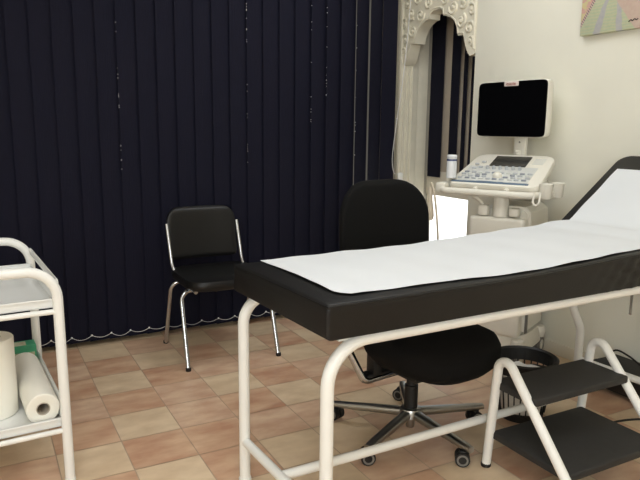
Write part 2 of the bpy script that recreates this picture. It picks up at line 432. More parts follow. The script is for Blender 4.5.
# ------------------------------------------------------------------ examination table
AL = math.radians(1.2); ZT = .765
BO = V((.7477, 1.3385, 0)); bd = V((math.cos(AL), math.sin(AL), 0)); ad = V((-math.sin(AL + .034), math.cos(AL + .034), 0))
W = .58; HB = 1.475
def B(b, a, z): return BO + bd * b + ad * a + V((0, 0, z))
tb = thing('examination_table', 'black padded examination table on white tubular legs with raised headrest', 'examination table', tuple(B(.9, W / 2, 0)))
def ztop(b):
    t = max(0, min(1, (b - .55) / .9)); return ZT + .030 * t * t * (3 - 2 * t)
def sec(b, inset=0., dz=0.):
    zt, zb = ztop(b) - dz, .672 + dz; r = .014; pts = []
    a0, a1 = inset, W - inset
    wr = max(0, min(1, (b - .95) / .35)) * (1 if inset == 0 else 0)
    def side(z, sgn):                     # pulled creases of the vinyl near the hinge
        t = (z - zb) / (zt - zb)
        return wr * .008 * math.sin(46 * b + 7 * t * (1 + b)) * math.sin(PI * t) + wr * .0045 * math.sin(95 * b - 9 * t)
    n = 9
    for k in range(n): z = zb + (zt - r - zb) * k / (n - 1); pts.append(B(b, a0 - side(z, -1), z))
    for k in range(1, 5): an = PI - PI / 2 * k / 4; pts.append(B(b, a0 + r + r * math.cos(an), zt - r + r * math.sin(an)))
    for k in range(1, 14):
        t = k / 14; pts.append(B(b, a0 + r + (a1 - a0 - 2 * r) * t, zt + .006 * math.sin(PI * t) * min(1, b / .1)))
    for k in range(5): an = PI / 2 - PI / 2 * k / 4; pts.append(B(b, a1 - r + r * math.cos(an), zt - r + r * math.sin(an)))
    for k in range(1, n): z = zt - r - (zt - r - zb) * k / (n - 1); pts.append(B(b, a1 + side(z, 1), z))
    return pts
secs = [sec(-.004, .012, .012), sec(-.002, .005, .005), sec(.004, .001, .001)] + [sec(.012 + (HB - .012) * k / 70) for k in range(71)] + [sec(HB + .008, .006, .006)]
MB().loft(secs).build('mattress', BLACKV, tb)
# piped seam round the top of the mattress
sm = MB(); zz = lambda b: ztop(b) - .007
sm.tube([B(HB - .02 - (HB - .025) * k / 30, .0035, zz(HB - .02 - (HB - .025) * k / 30)) for k in range(31)] + [B(.0025, .0 + .004, zz(0)), B(.001, .02, zz(0)), B(.001, W - .02, zz(0)), B(.0025, W - .004, zz(0))] + [B(.01 + (HB - .03) * k / 30, W - .0035, zz(.01 + (HB - .03) * k / 30)) for k in range(31)], .004, 6)
sm.build('piping', BLACKV, tb)
# raised headrest: a slab with rounded corners, hinged at HB
TH = math.radians(36.2); hx, hz = math.cos(TH), math.sin(TH); HL, HT = .545, .085
H0 = (HB + .012, ztop(HB) - .018)
def Hp(l, a, n): return B(H0[0] + l * hx - n * hz, a, H0[1] + l * hz + n * hx)     # l up the slope, n out of its surface (0 = top)
rc = .055
out_ = [(0, 0)] + [(HL - rc + rc * math.sin(t), rc - rc * math.cos(t)) for t in [PI / 2 * k / 6 for k in range(7)]] + [(HL - rc + rc * math.cos(t), W - rc + rc * math.sin(t)) for t in [PI / 2 * k / 6 for k in range(7)]] + [(0, W)]
cx, cy = HL / 2, W / 2
def ring(d, n): return [Hp(cx + (l - cx) * (1 - d / cx), cy + (a - cy) * (1 - d / cy), n) for l, a in out_]
MB().loft([ring(.012, -HT), ring(.003, -HT + .006), ring(0, -HT + .014), ring(0, -.014), ring(.004, -.004), ring(.014, 0)]).build('headrest', BLACKV, tb)
r_ = .0185
def leg_frame(a):
    path = fillet([B(.018, a, 0), B(.018, a, .652), B(HB + .02, a, .652), B(1.70, a, .30), B(1.70, a, 0)], [.12 if a < .2 else .085, .12, .10], 9)
    f = MB(); f.tube(path, r_, 14); return f
leg_frame(.03).build('side_frame', WHITEP, tb); leg_frame(W - .03).build('side_frame', WHITEP, tb)
MB().tube([B(.018, .03, .152), B(.018, W - .03, .152)], .0155, 12).build('cross_tube', WHITEP, tb)
MB().tube([B(1.70, .03, .152), B(1.70, W - .03, .152)], .0155, 12).build('cross_tube', WHITEP, tb)
MB().tube([B(.02, W / 2, .152), B(1.70, W / 2, .152)], .0155, 12).build('stretcher', WHITEP, tb)
u = MB(Matrix.Translation(BO) @ Matrix.Rotation(AL, 4, 'Z')); u.span((.05, .03, .655), (HB - .02, W - .03, .668)); u.build('bed_base', WHITEP, tb)
hf = MB()
hf.tube(fillet([Hp(.02, .08, -HT - .014), Hp(HL - .06, .08, -HT - .014), Hp(HL - .06, W - .08, -HT - .014), Hp(.02, W - .08, -HT - .014)], .04), .013, 10)
hf.tube([B(HB - .18, .1, .640), B(HB + .25, .1, .592)], .010, 8); hf.tube([B(HB - .18, W - .1, .640), B(HB + .25, W - .1, .612)], .012, 8)
hf.tube([Hp(.32, .1, -HT - .02), B(HB + .2, .1, .596)], .010, 8); hf.tube([Hp(.32, W - .1, -HT - .02), B(HB + .2, W - .1, .616)], .010, 8)
hf.build('headrest_frame', WHITEP, tb)
MB().tube([B(1.46, .16, .622), B(1.40, .12, .52)], .0055, 8).build('adjusting_lever', CHROME, tb)
for a_ in (.03, W - .03):
    for b_ in (.018, 1.70): MB().lathe([(.0195, 0), (.0215, .004), (.0215, .018), (.0195, .022)], B(b_, a_, 0), 16).build('rubber_foot', WHITEP, tb)

# paper sheet on the table, running up the headrest
LF = HB + .012
def paper(u_, v_):
    a0 = .053 - .024 * max(0, min(1, (u_ - .17) / .2)) + .005 * noise.noise((u_ * 9, 0, 3)); a1 = W - .018 + .016 * max(0, min(1, (u_ - .04) / .15)) + .002 * noise.noise((u_ * 9, 5, 3))
    L1 = HB - .075; L2 = HL - .112; tot = L1 + L2
    st = .070 + .014 * v_                         # the foot end is cut askew
    a = a0 + (a1 - a0) * v_
    rc_ = .05
    if v_ < .10: st += .032 * (1 - v_ / .10) ** 2
    s_ = (st - .075) + u_ * (tot - st + .075)
    n = .0035 + .0018 * (1 + noise.noise((s_ * 6, a * 9, .3))) + .0012 * math.sin(s_ * 31 + a * 6)
    t = (s_ - L1)
    P1 = lambda s2: B(.075 + s2, a, ztop(min(.075 + s2, HB)) + .006 * math.sin(PI * max(0, min(1, a / W))) + n)
    P2 = lambda s2: Hp(s2 - L1, min(max(a, .04), W - .05), n)
    bl_ = .07
    if t < -bl_: return P1(s_)
    if t > bl_: return P2(s_)
    A0, A1 = P1(L1 - bl_), P2(L1 + bl_); k = (t + bl_) / (2 * bl_)
    Mi = (A0.lerp(A1, .5) + B(HB, a, ztop(HB) + .012)) / 2 + V((0, 0, .012))
    return A0 * (1 - k) ** 2 + Mi * (2 * k * (1 - k)) + A1 * k * k
g = MB()
def closed_sheet(fn, nu, nv, th):
    top = [[V(fn(i / nu, j / nv)) for j in range(nv + 1)] for i in range(nu + 1)]
    tv = [[g.bm.verts.new(p) for p in r] for r in top]; bv = [[g.bm.verts.new(p - V((0, 0, th))) for p in r] for r in top]
    for i in range(nu):
        for j in range(nv):
            g.bm.faces.new((tv[i][j], tv[i + 1][j], tv[i + 1][j + 1], tv[i][j + 1])); g.bm.faces.new((bv[i][j], bv[i][j + 1], bv[i + 1][j + 1], bv[i + 1][j]))
    for i in range(nu):
        g.bm.faces.new((tv[i][0], bv[i][0], bv[i + 1][0], tv[i + 1][0])); g.bm.faces.new((tv[i][nv], tv[i + 1][nv], bv[i + 1][nv], bv[i][nv]))
    for j in range(nv):
        g.bm.faces.new((tv[0][j], tv[0][j + 1], bv[0][j + 1], bv[0][j])); g.bm.faces.new((tv[nu][j], bv[nu][j], bv[nu][j + 1], tv[nu][j + 1]))
closed_sheet(paper, 90, 26, .0006)
tag(g.build('paper_sheet', PAPER, base=tuple(B(.8, W / 2, ZT))), 'white disposable paper sheet covering the black examination table', 'paper sheet')

# ------------------------------------------------------------------ step stool
st = thing('step_stool', 'white tubular two-step stool with black rubber treads by the table', 'step stool', (1.76, 1.40, 0))
for x in (1.552, 2.025):
    pts = [(x, 1.59, 0), (x, 1.558, .40)]
    cyc, czc, rr = 1.520, .379, .038
    arc = [(x, cyc + rr * math.cos(t), czc + rr * math.sin(t)) for t in [math.radians(5 + 130 * k / 10) for k in range(11)]]
    path = [(x, 1.59, 0)] + arc + [(x, 1.13, 0)]
    so = MB().tube(path, .0165, 14).build('side_frame', WHITEP, st)
    for yy in (1.59, 1.13):
        MB().lathe([(.0172, 0), (.0185, .003), (.0185, .012), (.017, .014)], (x, yy, 0), 14).build('rubber_foot', PLAST, so)
def tread(y0, y1, z):
    t = MB(); t.box((1.787, (y0 + y1) / 2, z - .014), (.466, y1 - y0, .028), .007, seg=3); return t
tread(1.385, 1.585, .333).build('tread', RUBBER, st); tread(1.235, 1.575, .142).build('tread', RUBBER, st)
bt = MB()
for z, ys in ((.313, (1.40, 1.565)), (.12, (1.255, 1.578))):
    for y in ys: bt = MB(); bt.tube([(1.552, y, z - .004), (2.025, y, z - .004)], .007, 8); bt.build('tread_rail', WHITEP, st)

# ------------------------------------------------------------------ visitor chair
vc = thing('visitor_chair', 'black padded visitor chair with chrome legs standing before the navy blinds', 'chair', (1.11, 3.2, 0))
def rbox_secs(cx, cy, hw, hd, zs, e=6, n=48):
    return [[(cx + x, cy + y, z) for x, y in sup(hw * k, hd * k2, e, n)] for z, k, k2 in zs]
CX = 1.105
MB().loft(rbox_secs(CX, 3.17, .228, .225, [(.395, .93, .93), (.400, .97, .97), (.415, 1, 1), (.432, 1, 1), (.444, .97, .97), (.450, .9, .9), (.452, .6, .6)], 5)).build('seat', BLACKV2, vc)
def back_pad(hw, z0, z1, y0, lean, th, curve, er, cxx, n=44, rot=0.):
    """curved upholstered pad built of stacked superellipse slices; er = corner radius at its ends"""
    secs = []; N = 22
    for k in range(N + 1):
        t = k / N; t = .5 - .5 * math.cos(PI * t); z = z0 + (z1 - z0) * t
        d = min(z - z0, z1 - z); f = 1.
        r0 = er[0] if t < .5 else er[1]
        ww = hw
        if d < r0: ww = hw - r0 + math.sqrt(max(0, r0 * r0 - (r0 - d) ** 2))
        tt_ = th * min(1, .25 + (d / .02)) if d < .015 else th
        row = []
        for x, y in sup(max(ww, .01), tt_ / 2, 4, n): row.append((cxx + x, y0 + lean * (z - z0) + y + curve * (1 - (x / hw) ** 2), z))
        secs.append(row)
    return MB().loft(secs)
back_pad(.196, .485, .768, 3.375, .16, .04, .02, (.03, .075), CX - .022).build('backrest', BLACKV2, vc)
for sgn in (-1, 1):
    x = CX + (-.213 if sgn < 0 else .190)
    MB().tube([(x - sgn * .005, 3.28, .405), (x, 3.345, .47), (x - .006, 3.405, .682)], .0105, 12).build('back_post', CHROME, vc)
for y0, y1, xx in ((2.962, 3.085, .2465), (3.43, 3.30, .2365)):
    path = fillet([(CX - xx, y0, 0), (CX - xx + .005, y1, .382), (CX + xx - .005, y1, .382), (CX + xx, y0, 0)], .055, 8)
    MB().tube(path, .0115, 12).build('leg_frame', CHROME, vc)
    for sgn in (-1, 1): MB().lathe([(.0125, 0), (.014, .003), (.014, .016), (.012, .018)], (CX + sgn * xx, y0, 0), 12).build('rubber_foot', PLAST, vc)
for sgn in (-1, 1):
    MB().tube([(CX + sgn * .19, 2.99, .392), (CX + sgn * .19, 3.36, .392)], .010, 10).build('seat_rail', CHROME, vc)

# ------------------------------------------------------------------ office chair
OC = V((1.465, 1.935, 0)); OA = math.radians(5.5)      # rotation about z of a chair facing -y
MO = Matrix.Translation(OC) @ Matrix.Rotation(OA, 4, 'Z')
oc = thing('office_chair', 'black upholstered swivel office chair with five-star chrome base behind the table', 'office chair', tuple(OC))
m = MB(MO); zs = [(.285, .45, .45), (.30, .70, .70), (.315, .86, .86), (.345, .96, .96), (.37, 1, 1), (.40, 1, 1), (.418, .96, .96), (.430, .86, .86), (.435, .6, .6)]
m.loft([[(.018 + x, -.08 + y, z - .03 * max(0, (-y - .12)) / .12 * (1 if z < .5 else 0) + .014) for x, y in sup(.245 * k, .235 * k2, 2.7, 44)] for z, k, k2 in zs]); m.build('seat', FABRIC, oc)
m = back_pad(.232, .47, .995, .205, .06, .055, .035, (.10, .16), 0.033); m.M = MO; m.build('backrest', FABRIC, oc)
m = MB(MO); m.tube(spl([(0, .0, .275), (0, .16, .275), (.01, .262, .30), (.02, .285, .38), (.025, .282, .60)], 6), .024, 10, flat=(1.5, .5)); m.build('back_bar', PLAST, oc)
m = MB(MO); m.box((0, -.01, .272), (.16, .2, .035), .008); m.tube([(.05, -.02, .268), (.20, -.03, .262)], .006, 8); m.build('seat_mechanism', PLAST, oc)
m = MB(MO); m.lathe([(.027, .085), (.027, .20), (.021, .202), (.021, .262)], n=20); m.build('gas_column', PLAST, oc)
m = MB(MO); m.lathe([(.03, .058), (.046, .068), (.046, .092), (.040, .104), (.028, .108)], n=24); m.build('hub', ALU, oc)
m = MB(MO); m.lathe([(.016, .022), (.018, .026), (.018, .06)], n=16); m.build('column_tip', ALU, oc)
for k, an in enumerate((-85, -11, 60, 133, 206)):
    t = math.radians(an) - OA; d = V((math.cos(t), math.sin(t), 0)); sd = V((-d.y, d.x, 0))
    m = MB(MO); rows = []
    for q in range(9):
        f = q / 8; rad = .035 + .295 * f; hw = .021 - .004 * f; z1 = .100 - .022 * f; z0 = z1 - (.034 - .012 * f)
        if q == 8: hw *= .8
        c0 = d * rad
        rows.append([c0 + sd * x + V((0, 0, (z0 + z1) / 2 + y)) for x, y in sup(hw, (z1 - z0) / 2, 3.2, 16)])
    m.loft(rows); arm = m.build('base_arm', ALU, oc)
    m = MB(MO); cc = d * .305; tw = math.radians((-128, -100, -150, -160, -112)[k]) - OA; wd = V((math.cos(tw), math.sin(tw), 0)); cw = cc + V((wd.y, -wd.x, 0)) * .012
    m.tube([cc + V((0, 0, .045)), cc + V((0, 0, .066))], .008, 8)
    m.tube([cw - wd * .026 + V((0, 0, .027)), cw - wd * .004 + V((0, 0, .027))], .027, 20); m.tube([cw + wd * .004 + V((0, 0, .027)), cw + wd * .026 + V((0, 0, .027))], .027, 20)
    m.tube([cw - wd * .02 + V((0, 0, .027)), cw + wd * .02 + V((0, 0, .027))], .012, 10)
    m.box(cw + V((0, 0, .048)), (.034, .026, .02), .006, rot=Matrix.Rotation(tw, 3, 'Z')); cs = m.build('caster', PLAST, oc)
    for sg_ in (-1, 1):
        m = MB(MO); c0 = cw + V((0, 0, .027)); a3 = wd * sg_; sd3 = V((-wd.y, wd.x, 0))
        rg = lambda r, h: [c0 + a3 * h + (sd3 * math.cos(2 * PI * q / 22) + V((0, 0, 1)) * math.sin(2 * PI * q / 22)) * r for q in range(22)]
        m.loft([rg(.021, .0255), rg(.021, .028), rg(.0145, .028), rg(.0145, .0255)], closed=True); m.build('caster_ring', MACHD, cs)
for sx, mm in ((-1, CHROME), (1, PLAST)):
    m = MB(MO); m.tube(fillet([(sx * .03, .02, .262), (sx * .225, .02, .256), (sx * .295, .06, .42), (sx * .30, .05, .60)], [.03, .2], 8), .0145, 12); ao = m.build('armrest_tube', mm, oc)
    m = MB(MO); m.box((sx * .30, .02, .615), (.055, .24, .03), .013, seg=3); m.build('armrest_pad', PLAST, oc)
    m = MB(MO); m.box((sx * .14, .035, .264), (.15, .05, .03), .006); m.box((sx * .165, .035, .32), (.04, .05, .13), .006); m.build('armrest_bracket', PLAST, oc)

# ------------------------------------------------------------------ ultrasound machine
UA = math.radians(25)                                   # its front faces (-cos, -sin)
UF = V((-math.cos(UA), -math.sin(UA), 0)); UR = V((math.sin(UA), -math.cos(UA), 0)); UO = V((2.45, 2.473, 0))
MU = Matrix((( UR.x, -UF.x, 0, UO.x), (UR.y, -UF.y, 0, UO.y), (0, 0, 1, 0), (0, 0, 0, 1)))    # local x = its right as seen from the front, y = back, z up
um = thing('ultrasound_machine', 'ivory ultrasound machine on casters with black monitor and tilted key console', 'ultrasound machine', tuple(UO))
m = MB(MU)
body = [(-.135, .16), (-.135, .66), (-.125, .74), (-.095, .80), (-.04, .825), (.14, .825), (.17, .80), (.175, .74), (.175, .16)]
m.prism(body, lambda q: (q[0], -.13, q[1]), lambda q: (q[0], .17, q[1]))
bmesh.ops.bevel(m.bm, geom=[e_ for e_ in m.bm.edges if len(e_.link_faces) == 2 and e_.calc_face_angle() > 1.2], offset=.018, segments=3, affect='EDGES')
bo = m.build('body', MACH, um)
m = MB(MU); m.box((.022, -.16, .465), (.29, .075, .61), .018, seg=3); m.build('front_panel', MACH, bo)
m = MB(MU); m.box((.178, -.10, .42), (.006, .035, .5), .002); m.build('side_vent', MACHD, bo)
m = MB(MU); m.prism(fpoly := [(x, y) for x, y in sup(.20, .215, 3.4, 36)], lambda q: (q[0], q[1] * .95, .085), lambda q: (q[0] * .92, q[1] * .88, .165)); m.build('base', MACH, um)
for sx in (-1, 1):
    for y in (-.17, .155):
        cxu = sx * .165
        m = MB(MU); m.lathe([(.032, 0), (.036, .02), (.036, .045), (.03, .06)], (cxu, y, .09), 20); cap = m.build('caster_cover', MACH, um)
        m = MB(MU); m.tube([(cxu - .022, y, .045), (cxu - .004, y, .045)], .045, 22); m.tube([(cxu + .004, y, .045), (cxu + .022, y, .045)], .045, 22); m.box((cxu, y, .07), (.02, .03, .05), .004); cs = m.build('caster', MACHD, um)
        m = MB(MU); m.tube([(cxu - .025, y, .045), (cxu + .025, y, .045)], .026, 18); m.build('caster_hub', MACH, cs)
m = MB(MU); m.lathe([(.038, .772), (.038, .93), (.034, .95)], (.03, -.158, 0), 24); m.build('lift_column', MACH, um)
m = MB(MU); m.box((-.055, -.165, .80), (.055, .05, .055), .012); m.build('column_clamp', MACH, um)
m = MB(MU); m.box((.105, -.165, .80), (.05, .05, .045), .012); m.build('column_clamp', MACH, um)
m = MB(MU); m.ball((-.10, -.20, .872), .015); m.tube([(-.10, -.20, .872), (-.06, -.17, .83)], .008, 8); m.build('column_knob', MACH, um)
# console tilted up towards the back
CT = math.radians(23); cq = lambda x, y, z: V((x, -.235 + y * math.cos(CT) - z * math.sin(CT), .935 + y * math.sin(CT) + z * math.cos(CT)))
CW0, CW1, CD = .238, .20, .36
out_c = []
for (x, y, r) in [(-CW0, 0, .05), (CW0, 0, .06), (CW1 + .015, CD, .07), (-CW1, CD, .05)]: out_c.append((x, y))
oc_ = fillet([V((0, 0, 0))] + [V((x, y, 0)) for x, y in out_c[1:]] + [V((x, y, 0)) for x, y in out_c[:1]] + [V((0, 0, 0))], [.05, .06, .05, .03], 6)
oc_ = [(p_.x, p_.y) for p_ in oc_[:-1]]
def cring(k, z): return [cq(x * k, CD / 2 + (y - CD / 2) * k, z) for x, y in oc_]
m = MB(MU); m.loft([cring(.90, -.05), cring(.97, -.043), cring(1., -.03), cring(1., -.012), cring(.985, -.003), cring(.96, 0)]); con = m.build('console', MACH, um)
Rt = Matrix.Rotation(CT, 3, 'X')
def cbox(mm, x, y, z, s, bv=.002): mm.box(cq(x, y, z), s, bv, rot=Rt)
m = MB(MU); cbox(m, -.01, .12, .001, (.36, .17, .004)); m.build('key_panel', PANELM, con)
m = MB(MU); cbox(m, .005, .268, .003, (.19, .115, .006)); m.build('touch_panel', TOUCH, con)
m = MB(MU); cbox(m, -.02, .022, .001, (.40, .014, .006)); cbox(m, -.02, .035, .0, (.14, .02, .004)); m.build('edge_strip', STRIP, con)
random.seed(3)
for r_i, y in enumerate((.055, .078, .101, .124)):
    for kx in range(10):
        x = -.185 + kx * .037 + random.uniform(-.003, .003) + (.008 if r_i % 2 else 0)
        if abs(x) < .045 and r_i in (1, 2): continue
        m = MB(MU); cbox(m, x, y, .006, (.024, .010, .008)); m.build('key', [KEYB, KEYD, KEYB, PANELM][(kx + r_i * 3) % 4], con)
for kx, x in enumerate((-.155, -.125, -.16, -.13)):
    m = MB(MU); cbox(m, x, (.17, .185, .22, .245)[kx], .006, (.022, .012, .008)); m.build('key', KEYB, con)
for kx in range(6):
    m = MB(MU); m.tube([cq(-.085 + kx * .034, .175, .002), cq(-.085 + kx * .034, .175, .018)], [.010, .008], 12); m.build('knob', KEYB, con)
m = MB(MU); m.ball(cq(0, .09, .004), .024, 16); m.build('trackball', MACH, con)
m = MB(MU)
for q in range(5): cbox(m, .15, .25 + q * .014, .001, (.055, .003, .004), .0)
m.build('speaker_slots', PANELM, con)
# front handle bar and holder tray under the console
m = MB(MU); m.tube(fillet([(-.20, .06, .897), (-.265, -.10, .897), (-.255, -.275, .897), (.215, -.275, .897), (.275, -.10, .897), (.22, .06, .897)], [.06, .05, .07, .08], 8), .017, 12); m.build('handle_bar', MACH, um)
m = MB(MU); m.box((.03, .03, .93), (.30, .18, .03), .01)
m.tube([(-.08, -.25, .905), (-.08, -.17, .925)], .013, 10); m.tube([(.08, -.25, .905), (.08, -.17, .925)], .013, 10); m.build('console_bracket', MACH, um)
m = MB(MU)
for x, y in ((.262, -.20), (.285, -.10)):
    m = MB(MU); m.lathe([(.024, .882), (.028, .888), (.032, .945), (.034, .953), (.029, .955), (.026, .948), (.022, .893), (.001, .89)], (x, y, 0), 22); m.build('probe_holder', MACH, um)
m = MB(MU); m.tube(fillet([(.232, -.27, .915), (.229, -.285, .868), (.245, -.285, .852), (.26, -.285, .868), (.256, -.265, .915)], .018, 5), .0055, 8); m.build('cable_hook', MACH, um)
m = MB(MU); m.box((-.262, -.22, .91), (.055, .085, .05), .012); m.lathe([(.018, .93), (.022, .975), (.018, .978)], (-.258, -.16, 0), 14); m.build('probe_holder', MACH, um)
# monitor, turned more towards the room
MA = math.radians(6); MF = V((-math.cos(MA), -math.sin(MA), 0)); MR = V((math.sin(MA), -math.cos(MA), 0)); MOo = V((2.58, 2.614, 0))
MM = Matrix(((MR.x, -MF.x, 0, MOo.x), (MR.y, -MF.y, 0, MOo.y), (0, 0, 1, 0), (0, 0, 0, 1)))
mw, z0, z1 = .232, 1.166, 1.467
rr2 = [(x * mw, (z0 + z1) / 2 + y * (z1 - z0) / 2) for x, y in sup(1, 1, 16, 64)]
mc = (z0 + z1) / 2
def mring(k, y, kk=None): return [(x * k, y, mc + (z - mc) * (kk or k)) for x, z in rr2]
m = MB(MM); m.loft([mring(.98, -.004), mring(1., .002), mring(1., .035), mring(.97, .048), mring(.7, .06)]); mo = m.build('monitor', MACH, um)
m = MB(MM); m.loft([mring(.982, -.0075, .972), mring(.988, -.0045, .98)]); m.build('screen', SCREEN, mo)
m = MB(MM); m.box((.0, -.009, z1 - .016), (.095, .006, .026), .003); bg = m.build('badge', BADGE, mo)
tx = bpy.data.curves.new('badge_text', 'FONT'); tx.body = 'esaote'; tx.size = .024; tx.align_x = 'CENTER'; tx.align_y = 'CENTER'; tx.extrude = .0005
to = bpy.data.objects.new('tmp', tx); COL.objects.link(to); dg = bpy.context.evaluated_depsgraph_get(); me = bpy.data.meshes.new_from_object(to.evaluated_get(dg)); bpy.data.objects.remove(to)
m = MB(MM @ Matrix.Translation((0, -.0125, z1 - .016)) @ Matrix.Rotation(PI / 2, 4, 'X')); m.bm.from_mesh(me); m.build('badge_lettering', BADGER, bg)
m = MB(MM); m.box((.04, .05, 1.125), (.075, .03, .12), .008); m.tube(spl([(.04, .05, 1.10), (.04, .06, 1.06), (.04, .05, 1.02), (.04, .0, .98)], 5), .034, 12, flat=(1.1, .5)); m.box((.05, .0, .985), (.15, .10, .06), .015); m.build('monitor_arm', MACH, um)
m = MB(MM); m.tube([(.045, .03, 1.14), (.045, .034, 1.14)], .005, 10); m.build('arm_screw', MACHD, um)

# gel bottle and hanging probe
gp = MU @ V((-.225, -.21, .955))
gb = thing('gel_bottle', 'white gel bottle with a blue band at the corner of the console', 'bottle', tuple(gp))
MB().lathe([(.020, 0), (.026, .004), (.026, .085), (.025, .09)], gp, 22).build('bottle_body', BOTTLE, gb)
MB().lathe([(.0262, .090), (.0262, .098)], gp, 22).build('blue_ring', BLUE, gb)
MB().lathe([(.0245, .098), (.0265, .102), (.0265, .116), (.022, .121), (.012, .121)], gp, 22).build('bottle_cap', BOTTLE, gb)
pp = MU @ V((-.296, -.297, .74))
pr = thing('ultrasound_probe', 'beige probe hanging with its cable below the left handle end', 'probe', tuple(pp))
m = MB(); m.tube([pp + V((0, 0, .17)), pp + V((0, 0, .10)), pp + V((.004, 0, .05)), pp + V((.004, 0, .02)), pp + V((.004, 0, 0))], [.010, .013, .017, .020, .014], 12); m.build('probe_body', CABLEB, pr)
m = MB(); m.tube(spl([pp + V((0, 0, .16)), pp + V((-.004, -.012, .19)), pp + V((.006, -.03, .12)), pp + V((.03, -.03, -.03)), pp + V((.055, -.02, -.2)), pp + V((.08, .0, -.36)), pp + V((.13, .03, -.40)), pp + V((.19, .05, -.28))], 6), .0055, 8); m.build('probe_cable', CABLEB, pr)
p2 = MU @ V((-.258, -.16, .955))
pr2 = thing('ultrasound_probe', 'small cream probe standing in the holder left of the gel bottle', 'probe', tuple(p2))
MB().tube([p2, p2 + V((0, 0, .03)), p2 + V((0, 0, .05)), p2 + V((0, 0, .062))], [.012, .013, .009, .006], 12).build('probe_body', MACH, pr2)

# ------------------------------------------------------------------ trolley
tr_ = thing('instrument_trolley', 'white tubular two-tier trolley carrying paper rolls', 'trolley', (-.05, 2.49, 0))
TR = Matrix.Translation((.205, 2.16, 0)) @ Matrix.Rotation(math.radians(3.2), 4, 'Z')     # local origin: foot of the front right leg; x to the left is negative, y back
TD, TW = .63, .50
for y in (0, TD):
    m = MB(TR); path = fillet([(0, y, .004), (-.006, y, .745), (-TW + .006, y, .745), (-TW, y, .004)], .095, 9)
    m.tube(path, .0165, 14); m.build('end_frame', WHITEP, tr_)
for x in (0, -TW):
    for y in (0, TD): m = MB(TR); m.lathe([(.015, 0), (.0178, .001), (.0178, .016), (.016, .017)], (x, y, 0), 16); m.build('foot', WHITEP, tr_)
def tray(z):
    m = MB(TR); x0, x1, y0, y1 = -TW + .006, -.006, .012, TD - .012; h = .032
    m.span((x0, y0, z), (x1, y1, z + .003)); m.span((x0, y0, z), (x1, y0 + .004, z + h), .001); m.span((x0, y1 - .004, z), (x1, y1, z + h), .001)
    m.span((x0, y0, z), (x0 + .004, y1, z + h), .001); m.span((x1 - .004, y0, z), (x1, y1, z + h), .001)
    m.span((x0, y0 - .008, z + h - .006), (x1, y0 + .006, z + h), .002); m.span((x0, y1 - .006, z + h - .006), (x1, y1 + .008, z + h), .002)
    return m
tray(.618).build('tray', TRAYM, tr_); tray(.204).build('tray', TRAYM, tr_)
m = MB(TR)
for z in (.607, .193):
    for y in (0, TD): m = MB(TR); m.tube([(-.004, y, z), (-TW, y, z)], .009, 10); m.build('tray_support', WHITEP, tr_)
for x in (-.004, -TW + .004):
    for z in (.70, .27):
        m = MB(TR); m.tube([(x, 0.01, z), (x, TD - .01, z)], .011, 8, flat=(.55, 1.3)); m.build('side_rail', WHITEP, tr_)
TZ = .2075
# lying roll
rp0 = TR @ V((-.064, .05, TZ + .053)); rp1 = TR @ V((-.066, .52, TZ + .053)); ax = (rp1 - rp0).normalized()
rl = thing('paper_roll', 'white paper roll lying on the lower trolley shelf, open core in front', 'paper roll', tuple((rp0 + rp1) / 2 - V((0, 0, .053))))
sx_ = ax.cross(V((0, 0, 1))).normalized(); up_ = sx_.cross(ax)
def ringp(c0, r, n=36): return [c0 + (sx_ * math.cos(2 * PI * k / n) + up_ * math.sin(2 * PI * k / n)) * r for k in range(n)]
L_ = (rp1 - rp0)
MB().loft([ringp(rp0 + ax * .002, .022), ringp(rp0, .025), ringp(rp0, .050), ringp(rp0 + ax * .003, .053), ringp(rp1 - ax * .003, .053), ringp(rp1, .050), ringp(rp1, .024), ringp(rp1 - ax * .002, .022)], closed=True).build('paper_wrap', ROLL, rl)
MB().loft([ringp(rp0 + ax * .001, .0218), ringp(rp0 + ax * .001, .0195), ringp(rp1 - ax * .001, .0195), ringp(rp1 - ax * .001, .0218)], closed=True).build('roll_core', CARD, rl)
# standing roll
sp_ = TR @ V((-.203, .225, TZ))
rs = thing('paper_roll', 'large cream paper roll standing upright on the lower trolley shelf', 'paper roll', tuple(sp_))
MB().lathe([(.03, .002), (.076, 0), (.080, .004), (.080, .271), (.077, .275), (.04, .275)], sp_, 48, cap=False).build('paper_wrap', ROLL, rs)
mmx = MB(); secs = [[sp_ + V((r * math.cos(2 * PI * k / 32), r * math.sin(2 * PI * k / 32), h)) for k in range(32)] for r, h in ((.04, .002), (.04, .275), (.034, .275), (.034, .002))]
mmx.loft(secs, closed=True).build('roll_core', CARD, rs)
# carton
gx = TR @ V((-.092, .566, TZ))
gc = thing('glove_carton', 'green and pale carton at the back of the lower trolley shelf', 'carton', tuple(gx))
rz = Matrix.Rotation(math.radians(3), 3, 'Z')
MB().box(gx + V((0, 0, .064)), (.15, .075, .128), .002, rot=rz).build('carton_body', GREEN, gc)
MB().box(gx + V((-.01, -.004, .1285)), (.10, .05, .002), .0005, rot=rz).build('carton_print', CARTW, gc)
MB().box(gx + V((.0, -.038, .09)), (.14, .002, .02), .0005, rot=rz).build('carton_print', CARTW, gc)

